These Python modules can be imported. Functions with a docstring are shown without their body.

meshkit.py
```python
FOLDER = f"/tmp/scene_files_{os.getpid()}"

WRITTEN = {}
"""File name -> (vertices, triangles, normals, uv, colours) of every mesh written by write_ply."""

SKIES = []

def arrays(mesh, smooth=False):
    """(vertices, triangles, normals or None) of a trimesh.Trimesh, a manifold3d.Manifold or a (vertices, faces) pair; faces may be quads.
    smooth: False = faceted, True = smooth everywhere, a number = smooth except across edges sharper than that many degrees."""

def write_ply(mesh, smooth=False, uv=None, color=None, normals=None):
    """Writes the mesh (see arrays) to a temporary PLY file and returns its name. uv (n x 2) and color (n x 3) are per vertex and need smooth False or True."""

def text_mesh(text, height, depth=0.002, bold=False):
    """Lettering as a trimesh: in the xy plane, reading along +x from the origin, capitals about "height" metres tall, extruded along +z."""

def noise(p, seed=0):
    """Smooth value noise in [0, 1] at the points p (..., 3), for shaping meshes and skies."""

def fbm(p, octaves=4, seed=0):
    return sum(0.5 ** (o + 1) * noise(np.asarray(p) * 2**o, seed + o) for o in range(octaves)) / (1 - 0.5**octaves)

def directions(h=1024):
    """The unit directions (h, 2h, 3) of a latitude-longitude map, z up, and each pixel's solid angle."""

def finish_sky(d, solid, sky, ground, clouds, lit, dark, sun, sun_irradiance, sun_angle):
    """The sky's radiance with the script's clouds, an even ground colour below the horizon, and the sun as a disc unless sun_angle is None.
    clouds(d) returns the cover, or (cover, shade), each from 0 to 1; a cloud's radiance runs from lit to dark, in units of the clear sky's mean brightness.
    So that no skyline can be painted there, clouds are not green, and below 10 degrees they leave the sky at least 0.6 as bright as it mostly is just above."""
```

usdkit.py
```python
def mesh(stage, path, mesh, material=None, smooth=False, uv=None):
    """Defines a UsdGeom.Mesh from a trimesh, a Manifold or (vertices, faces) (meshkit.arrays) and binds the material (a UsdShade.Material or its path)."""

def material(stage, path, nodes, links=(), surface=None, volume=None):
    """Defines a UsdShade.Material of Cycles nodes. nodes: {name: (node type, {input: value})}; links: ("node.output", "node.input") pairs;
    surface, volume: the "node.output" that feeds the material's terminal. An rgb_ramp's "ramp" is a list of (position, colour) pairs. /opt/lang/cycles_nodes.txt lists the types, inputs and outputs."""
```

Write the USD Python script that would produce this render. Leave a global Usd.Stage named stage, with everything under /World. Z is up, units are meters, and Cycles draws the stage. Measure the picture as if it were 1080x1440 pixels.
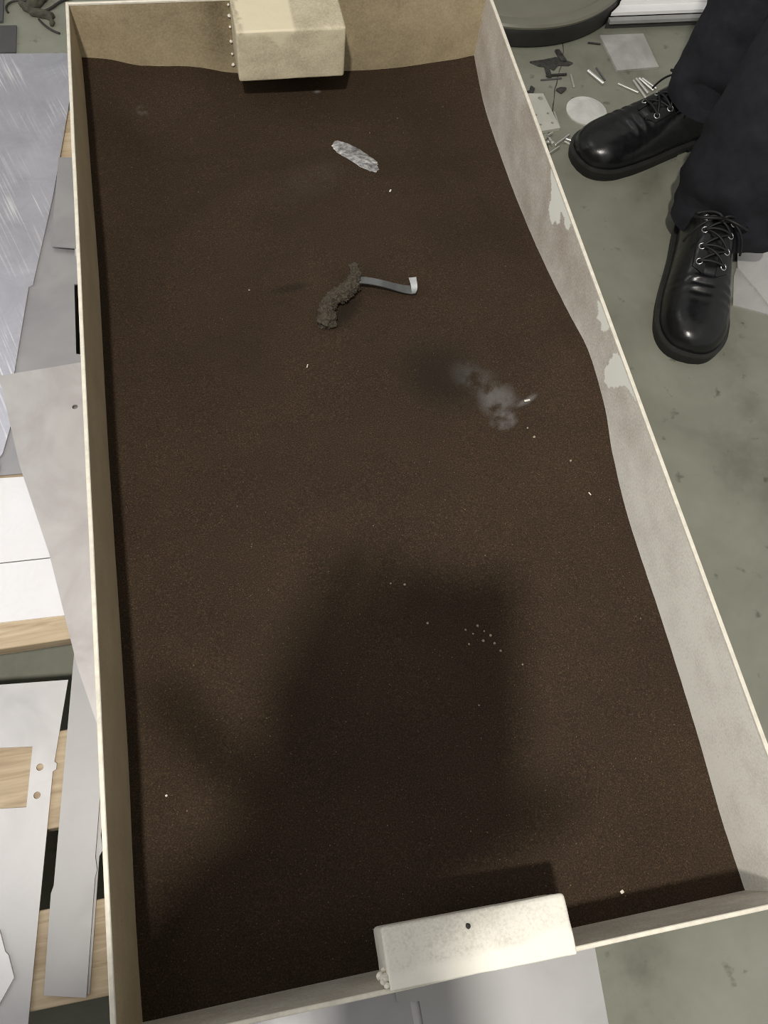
import math
import numpy as np
import trimesh
import shapely
from shapely.geometry import Polygon, Point
import manifold3d as m3
import usdkit
from meshkit import fbm, noise
from pxr import Usd, UsdGeom, UsdLux, UsdShade, Gf, Sdf, Vt

stage = Usd.Stage.CreateInMemory()
UsdGeom.SetStageUpAxis(stage, UsdGeom.Tokens.z)
UsdGeom.SetStageMetersPerUnit(stage, 1.0)
UsdGeom.Xform.Define(stage, '/World')
UsdGeom.Scope.Define(stage, '/World/Looks')
PI = math.pi

# ------------------------------------------------------------------ camera
CAM = np.array([0.1255, 0.0472, 0.9501])
RIGHT = np.array([0.97913, -0.183595, 0.087162])
DOWN = np.array([-0.128166, -0.890641, -0.436271])
FWD = np.array([0.157727, 0.415996, -0.895584])
camera = UsdGeom.Camera.Define(stage, '/World/camera')
camera.AddTransformOp().Set(Gf.Matrix4d(*[float(v) for v in (*RIGHT, 0, *(-DOWN), 0, *(-FWD), 0, *CAM, 1)]))
camera.CreateHorizontalApertureAttr(36.0)
camera.CreateVerticalApertureAttr(48.0)
camera.CreateFocalLengthAttr(40.0)
camera.CreateClippingRangeAttr(Gf.Vec2f(0.005, 100))
camera.CreateExposureAttr(0.0)

# ------------------------------------------------------------------ light
dome = UsdLux.DomeLight.Define(stage, '/World/room_light')
dome.CreateIntensityAttr(0.14)
dome.CreateColorAttr(Gf.Vec3f(1.0, 0.985, 0.95))

def aim(light, pos, target):
    m = Gf.Matrix4d().SetLookAt(Gf.Vec3d(*pos), Gf.Vec3d(*target), Gf.Vec3d(0.1, 0.3, 1)).GetInverse()
    light.AddTransformOp().Set(m)

key = UsdLux.DiskLight.Define(stage, '/World/workshop_lamp')      # the lamp above the photographer
key.CreateRadiusAttr(0.045)
key.CreateIntensityAttr(1900)
key.CreateColorAttr(Gf.Vec3f(1.0, 0.955, 0.88))
aim(key, (-0.18, -0.40, 2.25), (0.3, 0.4, 0.0))
tube = UsdLux.RectLight.Define(stage, '/World/tube_lamp')         # fluorescent fitting over the stock of plates
tube.CreateWidthAttr(1.2)
tube.CreateHeightAttr(0.35)
tube.CreateIntensityAttr(2.6)
tube.CreateColorAttr(Gf.Vec3f(0.97, 0.98, 1.0))
aim(tube, (-1.0, 1.9, 3.0), (-0.1, 0.45, 0.0))
window = UsdLux.RectLight.Define(stage, '/World/window_light')    # daylight from the open side of the workshop, left
window.CreateWidthAttr(3.2)
window.CreateHeightAttr(1.8)
window.CreateIntensityAttr(1.8)
window.CreateColorAttr(Gf.Vec3f(0.97, 0.985, 1.0))
aim(window, (-3.0, 0.3, 1.9), (0.5, 0.4, 0.25))

# ------------------------------------------------------------------ helpers
def numbered(path):
    if not stage.GetPrimAtPath(path):
        return path
    k = 1
    while stage.GetPrimAtPath(f'{path}_{k:03d}'):
        k += 1
    return f'{path}_{k:03d}'

def tag(p, label=None, cat=None, group=None, kind=None):
    p = p.GetPrim() if hasattr(p, 'GetPrim') else p
    for k, v in (('label', label), ('category', cat), ('group', group), ('kind', kind)):
        if v:
            p.SetCustomDataByKey(k, v)
    return p

def obj(name, mesh, mat, parent=None, label=None, cat=None, group=None, kind=None, smooth=False, vars=None):
    path = numbered((str(parent.GetPath()) if parent is not None else '/World') + '/' + name)
    m = usdkit.mesh(stage, path, mesh, mat, smooth=smooth)
    for k, v in (vars or {}).items():
        UsdGeom.PrimvarsAPI(m).CreatePrimvar(k, Sdf.ValueTypeNames.FloatArray, 'vertex').Set(Vt.FloatArray.FromNumpy(np.asarray(v, np.float32)))
    return tag(m.GetPrim(), label, cat, group, kind)

def thing(name, label, cat, loc=(0, 0, 0), rotz=0, group=None):
    x = UsdGeom.Xform.Define(stage, numbered('/World/' + name))
    x.AddTranslateOp().Set(Gf.Vec3d(*map(float, loc)))
    x.AddRotateZOp().Set(float(rotz))
    return tag(x.GetPrim(), label, cat, group)

cat_ = trimesh.util.concatenate

def box(x0, x1, y0, y1, z0, z1):
    b = trimesh.creation.box((x1 - x0, y1 - y0, z1 - z0))
    b.apply_translation(((x0 + x1) / 2, (y0 + y1) / 2, (z0 + z1) / 2))
    return b

def tm(man):
    m = man.to_mesh()
    return trimesh.Trimesh(m.vert_properties[:, :3], m.tri_verts, process=True)

def ball(p, r, seg=20):
    return m3.Manifold.sphere(r, seg).translate([float(v) for v in p])

def rounded_box(x0, x1, y0, y1, z0, z1, r, refine=None, seg=12):
    h = m3.Manifold.batch_hull([ball((x, y, z), r, seg) for x in (x0 + r, x1 - r) for y in (y0 + r, y1 - r) for z in (z0 + r, z1 - r)])
    return h.refine_to_length(refine) if refine else h

def hulls(bones, seg=20):
    return m3.Manifold.batch_boolean([m3.Manifold.batch_hull([ball(p, r, seg) for p, r in b]) for b in bones], m3.OpType.Add)

def plate_mesh(pts, z0, z1, holes=(), origin=(0, 0)):
    """a cut sheet with a small bevel on its upper edge; holes are (x, y, r) or lists of points"""
    p = Polygon(pts)
    for h in holes:
        p = p.difference(Point(h[0], h[1]).buffer(h[2], 16) if np.ndim(h[0]) == 0 else Polygon(h))
    p = shapely.affinity.translate(p, -origin[0], -origin[1])
    m = trimesh.creation.extrude_polygon(p, z1 - z0, engine='earcut')
    m.apply_translation((0, 0, z0))
    return m

def tube_mesh(pts, r, sides=8, closed=False):
    p = np.asarray(pts, float)
    n = len(p)
    r = np.broadcast_to(r, (n,))
    t = np.gradient(p, axis=0)
    if closed:
        t = np.roll(p, -1, 0) - np.roll(p, 1, 0)
    t /= np.linalg.norm(t, axis=1, keepdims=True) + 1e-12
    a = np.zeros_like(p)
    ref = np.array([0, 0, 1.0]) if abs(t[0, 2]) < 0.9 else np.array([1.0, 0, 0])
    for i in range(n):
        ref = ref - t[i] * (ref @ t[i])
        ref /= np.linalg.norm(ref) + 1e-12
        a[i] = ref
    b = np.cross(t, a)
    ang = np.arange(sides) * 2 * PI / sides
    v = (p[:, None] + r[:, None, None] * (np.cos(ang)[None, :, None] * a[:, None] + np.sin(ang)[None, :, None] * b[:, None])).reshape(-1, 3)
    f = []
    for i in range(n if closed else n - 1):
        for j in range(sides):
            k, i2 = (j + 1) % sides, (i + 1) % n
            f += [[i * sides + j, i * sides + k, i2 * sides + k], [i * sides + j, i2 * sides + k, i2 * sides + j]]
    if not closed:
        v = np.vstack([v, p[0], p[-1]])
        for j in range(sides):
            k = (j + 1) % sides
            f += [[n * sides, k, j], [n * sides + 1, (n - 1) * sides + j, (n - 1) * sides + k]]
    return trimesh.Trimesh(v, f, process=False)

def smoothline(pts, n):
    from scipy.interpolate import CubicSpline
    p = np.asarray(pts, float)
    s = np.r_[0, np.cumsum(np.linalg.norm(np.diff(p, axis=0), axis=1))]
    return CubicSpline(s, p)(np.linspace(0, s[-1], n))

def loft(rings):
    """closed skin through rings of equal size, capped"""
    R = np.asarray(rings, float)
    n, k = R.shape[:2]
    i, j = np.meshgrid(np.arange(n - 1), np.arange(k), indexing='ij')
    q = np.stack([i * k + j, i * k + (j + 1) % k, (i + 1) * k + (j + 1) % k, (i + 1) * k + j], -1).reshape(-1, 4)
    v = np.vstack([R.reshape(-1, 3), R[0].mean(0), R[-1].mean(0)])
    j = np.arange(k)
    c0 = np.stack([np.full(k, n * k), (j + 1) % k, j], -1)
    c1 = np.stack([np.full(k, n * k + 1), (n - 1) * k + j, (n - 1) * k + (j + 1) % k], -1)
    m = trimesh.Trimesh(v, np.vstack([q[:, [0, 1, 2]], q[:, [0, 2, 3]], c0, c1]), process=False)
    if m.volume < 0:
        m.invert()
    return m

# ------------------------------------------------------------------ materials
def M(name, nodes, links, surface='p.BSDF'):
    return usdkit.material(stage, '/World/Looks/' + name, nodes, links, surface=surface)

def plain(name, color, rough=0.5, metallic=0.0, vary=0.12, scale=30, bump=0.0, bscale=300, spec=0.5):
    c = np.array(color)
    nodes = {'tc': ('texture_coordinate', {}), 'n': ('noise_texture', {'scale': scale, 'detail': 5.0, 'roughness': 0.6}),
             'r': ('rgb_ramp', {'ramp': [(0.3, tuple(c * (1 - vary))), (0.7, tuple(np.minimum(c * (1 + vary), 1)))]}),
             'p': ('principled_bsdf', {'roughness': rough, 'metallic': metallic, 'specular_ior_level': spec})}
    links = [('tc.object', 'n.vector'), ('n.fac', 'r.fac'), ('r.color', 'p.base_color')]
    if bump:
        nodes['n2'] = ('noise_texture', {'scale': bscale, 'detail': 3.0})
        nodes['b'] = ('bump', {'strength': bump, 'distance': 0.002})
        links += [('tc.object', 'n2.vector'), ('n2.fac', 'b.height'), ('b.normal', 'p.normal')]
    return M(name, nodes, links)

def steel(name, color, rough=0.36, vary=0.10, stain=(0.5, 0.5, 0.5), scratch=0.0, rot=-18.0, metallic=0.6):
    c = np.array(color)
    nodes = {'tc': ('texture_coordinate', {}),
             'n': ('noise_texture', {'scale': 14.0, 'detail': 6.0, 'roughness': 0.65, 'distortion': 0.6}),
             'r': ('rgb_ramp', {'ramp': [(0.28, tuple(c * (1 - vary) * np.array(stain) * 2)), (0.52, tuple(c)), (0.75, tuple(np.minimum(c * (1 + vary), 1)))]}),
             'rr': ('rgb_ramp', {'ramp': [(0.3, (rough * 0.8,) * 3), (0.7, (rough * 1.25,) * 3)]}),
             'p': ('principled_bsdf', {'metallic': metallic, 'roughness': rough})}
    links = [('tc.object', 'n.vector'), ('n.fac', 'r.fac'), ('n.fac', 'rr.fac'), ('rr.color', 'p.roughness')]
    if scratch:
        nodes |= {'m0': ('mapping', {'rotation': (0, 0, math.radians(rot))}), 'mp': ('mapping', {'scale': (1.0, 0.03, 1.0)}),
                  'ns': ('noise_texture', {'scale': 420.0, 'detail': 1.5, 'roughness': 0.4}),
                  'rs': ('rgb_ramp', {'ramp': [(0.56, (0, 0, 0)), (0.68, (1, 1, 1))]}),
                  'nm': ('noise_texture', {'scale': 7.0, 'detail': 2.0}),
                  'rm': ('rgb_ramp', {'ramp': [(0.40, (0, 0, 0)), (0.58, (scratch,) * 3)]}),
                  'mm': ('mix', {'mix_type': 'multiply', 'fac': 1.0}),
                  'mc': ('mix', {'color2': (0.95, 0.95, 0.97)}),
                  'mr': ('mix', {'color2': (0.6, 0.6, 0.6)})}
        links += [('tc.object', 'm0.vector'), ('m0.vector', 'mp.vector'), ('mp.vector', 'ns.vector'), ('ns.fac', 'rs.fac'), ('tc.object', 'nm.vector'), ('nm.fac', 'rm.fac'),
                  ('rs.color', 'mm.color1'), ('rm.color', 'mm.color2'), ('mm.color', 'mc.fac'), ('r.color', 'mc.color1'), ('mc.color', 'p.base_color')]
    else:
        links.append(('r.color', 'p.base_color'))
    return M(name, nodes, links)

floor_mat = M('floor_paint', {
    'g': ('geometry', {}), 'n': ('noise_texture', {'scale': 5.0, 'detail': 8.0, 'roughness': 0.62, 'distortion': 0.3}),
    'r': ('rgb_ramp', {'ramp': [(0.30, (0.140, 0.140, 0.106)), (0.46, (0.225, 0.228, 0.180)), (0.60, (0.262, 0.267, 0.214)), (0.75, (0.30, 0.30, 0.255))]}),
    'n2': ('noise_texture', {'scale': 34.0, 'detail': 4.0, 'roughness': 0.55}),
    'r2': ('rgb_ramp', {'ramp': [(0.27, (0.30, 0.28, 0.24)), (0.36, (1, 1, 1))]}),
    'm': ('mix', {'mix_type': 'multiply', 'fac': 0.75}),
    'n3': ('noise_texture', {'scale': 420.0, 'detail': 2.0}), 'b': ('bump', {'strength': 0.12, 'distance': 0.001}),
    'rr': ('rgb_ramp', {'ramp': [(0.3, (0.36,) * 3), (0.7, (0.58,) * 3)]}),
    'p': ('principled_bsdf', {'roughness': 0.45})},
    [('g.position', 'n.vector'), ('n.fac', 'r.fac'), ('g.position', 'n2.vector'), ('n2.fac', 'r2.fac'), ('r.color', 'm.color1'), ('r2.color', 'm.color2'),
     ('m.color', 'p.base_color'), ('g.position', 'n3.vector'), ('n3.fac', 'b.height'), ('b.normal', 'p.normal'), ('n.fac', 'rr.fac'), ('rr.color', 'p.roughness')])

powder_mat = M('brown_powder', {
    'g': ('geometry', {}), 'n': ('noise_texture', {'scale': 9.0, 'detail': 5.0, 'roughness': 0.6}),
    'r': ('rgb_ramp', {'ramp': [(0.3, (0.0385, 0.0252, 0.0155)), (0.7, (0.050, 0.0330, 0.0200))]}),
    'n2': ('noise_texture', {'scale': 800.0, 'detail': 2.0}), 'r2': ('rgb_ramp', {'ramp': [(0.35, (0.62,) * 3), (0.6, (1.1,) * 3), (0.74, (2.1, 1.95, 1.7))]}),
    'm': ('mix', {'mix_type': 'multiply', 'fac': 1.0}),
    'ap': ('attribute', {'attribute': 'pale'}), 'mp': ('mix', {'color2': (0.30, 0.30, 0.30)}),
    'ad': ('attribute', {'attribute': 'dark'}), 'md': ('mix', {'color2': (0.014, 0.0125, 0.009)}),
    'n3': ('noise_texture', {'scale': 650.0, 'detail': 3.0}), 'b': ('bump', {'strength': 0.5, 'distance': 0.0012}),
    'p': ('principled_bsdf', {'roughness': 0.85, 'specular_ior_level': 0.15})},
    [('g.position', 'n.vector'), ('n.fac', 'r.fac'), ('g.position', 'n2.vector'), ('n2.fac', 'r2.fac'), ('r.color', 'm.color1'), ('r2.color', 'm.color2'),
     ('ad.fac', 'md.fac'), ('m.color', 'md.color1'), ('ap.fac', 'mp.fac'), ('md.color', 'mp.color1'), ('mp.color', 'p.base_color'),
     ('g.position', 'n3.vector'), ('n3.fac', 'b.height'), ('b.normal', 'p.normal')])

def coat(name, base, dust):
    b, d = np.array(base), np.array(dust)
    return M(name, {
        'g': ('geometry', {}), 'n': ('noise_texture', {'scale': 26.0, 'detail': 6.0, 'roughness': 0.65}),
        'n2': ('noise_texture', {'scale': 420.0, 'detail': 3.0, 'roughness': 0.7}),
        'ad': ('attribute', {'attribute': 'dust'}), 'aw': ('attribute', {'attribute': 'wear'}),
        'a1': ('math', {'math_type': 'multiply_add', 'value2': 0.7, 'value3': -0.35}),
        'a2': ('math', {'math_type': 'multiply_add', 'value2': 0.9, 'value3': -0.45}),
        's1': ('math', {'math_type': 'add'}), 's2': ('math', {'math_type': 'add', 'use_clamp': True}),
        'm1': ('mix', {'color1': tuple(b), 'color2': tuple(d)}),
        'm2': ('mix', {'color2': tuple(np.minimum(b * 1.06 + 0.02, 0.9))}),
        'bb': ('bump', {'strength': 0.25, 'distance': 0.0008}),
        'p': ('principled_bsdf', {'roughness': 0.62, 'specular_ior_level': 0.35})},
        [('g.position', 'n.vector'), ('g.position', 'n2.vector'), ('n.fac', 'a1.value1'), ('n2.fac', 'a2.value1'), ('a1.value', 's1.value1'), ('a2.value', 's1.value2'),
         ('s1.value', 's2.value1'), ('ad.fac', 's2.value2'), ('s2.value', 'm1.fac'), ('m1.color', 'm2.color1'), ('aw.fac', 'm2.fac'), ('m2.color', 'p.base_color'),
         ('n2.fac', 'bb.height'), ('bb.normal', 'p.normal')])

coat_right = coat('dusty_cream_coat', (0.86, 0.83, 0.745), (0.28, 0.215, 0.16))
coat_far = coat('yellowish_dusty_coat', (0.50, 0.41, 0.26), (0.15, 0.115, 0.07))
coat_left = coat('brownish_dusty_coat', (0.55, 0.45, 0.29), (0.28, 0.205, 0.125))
block_coat = coat('cream_block_coat', (0.80, 0.765, 0.675), (0.22, 0.19, 0.14))
rim_mat = plain('cream_rim', (0.76, 0.71, 0.60), 0.45, vary=0.12, scale=160)
outer_mat = plain('beige_outer_paint', (0.6, 0.55, 0.46), 0.5)
plate_mat = steel('grey_sheet_steel', (0.56, 0.55, 0.555), 0.5)
plate_d = steel('grey_strip_steel', (0.42, 0.415, 0.415), 0.52)
plate_b = steel('blue_grey_sheet_steel', (0.42, 0.415, 0.425), 0.5, stain=(0.48, 0.48, 0.5))
plate_c = steel('stained_sheet_steel', (0.58, 0.56, 0.555), 0.5, vary=0.14, stain=(0.5, 0.47, 0.46))
scratch_mat = steel('scratched_sheet_steel', (0.58, 0.58, 0.645), 0.32, scratch=0.85)
white_plate = steel('pale_coated_sheet', (0.86, 0.85, 0.87), 0.36, vary=0.03, metallic=0.35)
dull_plate = steel('dull_aluminium', (0.52, 0.51, 0.48), 0.5, vary=0.28, metallic=0.45)
dark_plate = steel('dark_sheet_steel', (0.15, 0.15, 0.155), 0.5)
pin_mat = steel('bright_pin_steel', (0.82, 0.80, 0.75), 0.28, metallic=0.8)
strip_mat = steel('dull_strip_steel', (0.17, 0.175, 0.175), 0.6, vary=0.45)
dark_rod = plain('blackened_steel', (0.028, 0.027, 0.024), 0.5, vary=0.4, scale=200)
chrome = M('eyelet_chrome', {'p': ('principled_bsdf', {'base_color': (0.6, 0.6, 0.6), 'metallic': 1.0, 'roughness': 0.25})}, [])
clump_mat = plain('powder_clump', (0.062, 0.050, 0.034), 0.9, vary=0.6, scale=420, bump=0.7, bscale=800)
grain_mat = plain('tan_grains', (0.17, 0.125, 0.075), 0.7, vary=0.3, scale=300)
crumb_mat = plain('pale_crumbs', (0.78, 0.74, 0.64), 0.7, vary=0.2, scale=300)
fleck_mat = plain('tan_flecks', (0.34, 0.28, 0.20), 0.7, vary=0.3, scale=300)
white_board = plain('white_board', (0.88, 0.88, 0.87), 0.4, vary=0.02)
rail_mat = plain('dark_rail', (0.045, 0.045, 0.045), 0.5)
rail_grey = plain('grey_rail', (0.30, 0.30, 0.29), 0.45)
drum_mat = plain('grey_green_paint', (0.175, 0.17, 0.13), 0.4, vary=0.08, scale=12)
rubber = plain('dark_rubber', (0.020, 0.020, 0.018), 0.55, vary=0.3, scale=40)
crack_mat = plain('crack_dirt', (0.05, 0.048, 0.04), 0.9)
oil_mat = plain('oily_dirt', (0.045, 0.044, 0.038), 0.45, vary=0.5, scale=120)
leather = M('black_leather', {
    'g': ('geometry', {}), 'v': ('noise_texture', {'scale': 520.0, 'detail': 3.0}),
    'n': ('noise_texture', {'scale': 60.0, 'detail': 3.0}), 'rr': ('rgb_ramp', {'ramp': [(0.3, (0.17,) * 3), (0.7, (0.36,) * 3)]}),
    'b': ('bump', {'strength': 0.10, 'distance': 0.001}),
    'p': ('principled_bsdf', {'base_color': (0.0075, 0.0078, 0.0085), 'roughness': 0.28})},
    [('g.position', 'v.vector'), ('g.position', 'n.vector'), ('n.fac', 'rr.fac'), ('rr.color', 'p.roughness'), ('v.fac', 'b.height'), ('b.normal', 'p.normal')])
welt_mat = plain('dark_welt', (0.026, 0.026, 0.024), 0.5, vary=0.2, scale=60)
sole_mat = plain('black_sole', (0.009, 0.009, 0.009), 0.55)
lace_mat = plain('black_lace', (0.006, 0.006, 0.007), 0.6)
cloth = plain('navy_black_cloth', (0.0205, 0.0212, 0.0265), 0.85, vary=0.2, scale=60, bump=0.35, bscale=900, spec=0.2)
jacket_mat = plain('dark_jacket_cloth', (0.022, 0.025, 0.035), 0.85, vary=0.15, scale=40, spec=0.2)
skin = M('skin', {'p': ('principled_bsdf', {'base_color': (0.52, 0.32, 0.23), 'roughness': 0.5, 'subsurface_weight': 0.1})}, [])
hair_mat = plain('black_hair', (0.012, 0.010, 0.009), 0.5, vary=0.3, scale=200)
eye_mat = plain('eye_dark', (0.02, 0.014, 0.01), 0.2)
lip_mat = plain('lips', (0.35, 0.15, 0.13), 0.5)
phone_mat = plain('phone_black', (0.012, 0.012, 0.013), 0.25)

def wood(name, a, b):
    return M(name, {
        'tc': ('texture_coordinate', {}), 'mp': ('mapping', {'scale': (2.2, 26.0, 26.0)}),
        'n': ('noise_texture', {'scale': 3.2, 'detail': 6.0, 'roughness': 0.6, 'distortion': 1.6}),
        'r': ('rgb_ramp', {'ramp': [(0.28, a), (0.5, tuple(np.array(a) * 0.5 + np.array(b) * 0.5)), (0.7, b)]}),
        'bp': ('bump', {'strength': 0.3, 'distance': 0.001}),
        'p': ('principled_bsdf', {'roughness': 0.7})},
        [('tc.object', 'mp.vector'), ('mp.vector', 'n.vector'), ('n.fac', 'r.fac'), ('r.color', 'p.base_color'), ('n.fac', 'bp.height'), ('bp.normal', 'p.normal')])
wood_a = wood('pallet_wood', (0.36, 0.26, 0.16), (0.60, 0.50, 0.35))
wood_b = wood('pallet_wood_grey', (0.30, 0.22, 0.14), (0.53, 0.43, 0.30))

# ------------------------------------------------------------------ floor
floor = obj('floor', box(-3, 3.5, -2.5, 4.0, -0.05, 0.0), floor_mat, kind='structure', label='grey-green painted concrete floor')
ck = smoothline([(0.772, 1.345), (0.750, 1.28), (0.728, 1.233), (0.712, 1.19), (0.700, 1.158), (0.684, 1.12), (0.672, 1.078), (0.667, 1.03), (0.650, 0.97)], 60)
ck = ck + 0.004 * (np.stack([fbm(np.c_[ck * 60, np.zeros(60)], 3, 5), fbm(np.c_[ck * 60, np.ones(60)], 3, 8)], 1) - 0.5)
dv = np.gradient(ck, axis=0); dv = np.stack([-dv[:, 1], dv[:, 0]], 1); dv /= np.linalg.norm(dv, axis=1, keepdims=True)
wd = (0.0004 + 0.0009 * fbm(np.c_[ck * 90, np.zeros(60)], 2, 3))[:, None]
obj('crack', plate_mesh(np.vstack([ck + dv * wd, (ck - dv * wd)[::-1]]), -0.0005, 0.0002), crack_mat, floor)

obj('wall_far', box(-3, 3.5, 4.0, 4.1, -0.05, 3.6), plain('grey_wall', (.45, .45, .43), .8), kind='structure', label='plain grey workshop wall')
# ------------------------------------------------------------------ powder tray
W, L, ZR = 0.5, 1.0394, 0.297
ZB = 0.1408                       # underside of the tray
tray = thing('powder_tray', 'long sheet-metal tray with thin cream rims, filled with dark brown powder', 'tray', (0, 0, 0))

LEFT = np.array([(0, .200), (.1, .197), (.21, .189), (.31, .191), (.41, .196), (.53, .200), (.71, .197), (.86, .209), (.96, .216), (1.0, .219), (1.04, .228)])
RGHT = np.array([(0, .184), (.05, .185), (.14, .194), (.25, .1995), (.34, .2005), (.42, .214), (.468, .2316), (.527, .238), (.594, .224), (.668, .209), (.75, .197), (.835, .190), (.967, .187), (1.005, .193), (1.04, .210)])
FAR = np.array([(0, .231), (.028, .2245), (.069, .2125), (.121, .2112), (.183, .199), (.25, .195), (.32, .194), (.38, .1933), (.437, .1956), (.475, .199), (.5, .207)])
from scipy.interpolate import PchipInterpolator
pl, pr, pf = (PchipInterpolator(*a.T) for a in (LEFT, RGHT, FAR))

def ang_(x, y, cx, cy, a, b, t):
    c, s = math.cos(t), math.sin(t)
    u, v = (x - cx) * c + (y - cy) * s, -(x - cx) * s + (y - cy) * c
    return np.sqrt((u / a) ** 2 + (v / b) ** 2)

def powder_z(x, y):
    x, y = np.asarray(x, float), np.asarray(y, float)
    yy, xx = np.clip(y, 0, L), np.clip(x, 0, W)
    ws = [np.exp(-(d / s) ** 1.6) for d, s in ((xx, .05), (W - xx, .065), (L - yy, .05), (yy, .04))]
    ps = [pl(yy), pr(yy), pf(xx), np.full_like(xx, .1860)]
    w0 = np.prod([1 - w for w in ws], axis=0) ** 2 + 1e-6
    h = (0.1945 * w0 + sum(w * p for w, p in zip(ws, ps))) / (w0 + sum(ws))
    P = np.stack([x, y, np.zeros_like(x)], -1)
    edge = np.minimum(np.minimum(xx, W - xx), np.minimum(yy, L - yy))
    h = h + np.clip(edge / 0.05, 0, 1) * 0.004 * (fbm(P * 9, 4, 2) - 0.5) + 0.0009 * (fbm(P * 90, 3, 7) - 0.5)
    # low curved ridge around the far stain, dents left of the scrap and around the grey smear
    rr = np.hypot(x - 0.27, y - 0.66)
    th = np.arctan2(y - 0.66, x - 0.27)
    h = h + 0.0060 * np.exp(-((rr - 0.205) / 0.022) ** 2) * np.clip((th - 0.9) / 0.6, 0, 1) * np.clip((2.9 - th) / 0.5, 0, 1)
    h = h - 0.004 * np.exp(-ang_(x, y, .352, .545, .045, .055, 0.3) ** 2) - 0.003 * np.exp(-ang_(x, y, .20, .69, .035, .02, 0.1) ** 4) \
          - 0.003 * np.exp(-ang_(x, y, .41, .505, .03, .02, -0.5) ** 2)
    return h

nx, ny = 232, 470
gx, gy = np.meshgrid(np.linspace(0, W, nx), np.linspace(0, 1, ny), indexing='ij')
gy = 0.0058 + gy * (L - 0.0058)
gz = powder_z(gx, gy)
P3 = np.stack([gx, gy, np.zeros_like(gx)], -1)
f1, f2 = fbm(P3 * 70, 5, 11), fbm(P3 * 260, 3, 12)
def blotch(cx, cy, a, b, t, s=0.62, soft=0.35):
    return np.clip((1 - ang_(gx, gy, cx, cy, a, b, t)) / soft, 0, 1) * np.clip((f1 * 0.7 + f2 * 0.3 - s + 0.22) / 0.2, 0, 1)
pale = 0.10 * blotch(.385, .540, .035, .022, -0.9, .60, .6) + 0.26 * blotch(.403, .507, .026, .024, -1.2, .60, .6) + 0.24 * blotch(.402, .482, .016, .012, 0, .58) \
     + 0.3 * blotch(.430, .498, .012, .004, 0.2, .5, .5) + 0.25 * blotch(.066, .971, .011, .009, 0, .56, .8) + 0.5 * blotch(.284, 1.003, .006, .004, 0, .5, .8) \
     + 0.02 * blotch(.26, .85, .08, .03, .6, .55, .8)
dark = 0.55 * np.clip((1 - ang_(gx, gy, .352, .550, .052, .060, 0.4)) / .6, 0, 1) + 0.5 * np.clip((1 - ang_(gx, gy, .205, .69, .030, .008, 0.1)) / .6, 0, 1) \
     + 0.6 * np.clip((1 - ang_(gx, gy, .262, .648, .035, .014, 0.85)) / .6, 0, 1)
iv = np.arange(nx * ny).reshape(nx, ny)
q = np.stack([iv[:-1, :-1], iv[1:, :-1], iv[1:, 1:], iv[:-1, 1:]], -1).reshape(-1, 4)
powder = obj('powder_bed', (np.stack([gx, gy, gz], -1).reshape(-1, 3), q), powder_mat, None, 'dark brown fine metal powder filling the long tray', 'powder', kind='stuff', smooth=True,
             vars={'pale': np.clip(pale, 0, 0.8).ravel(), 'dark': np.clip(dark, 0, 0.85).ravel()})

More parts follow.
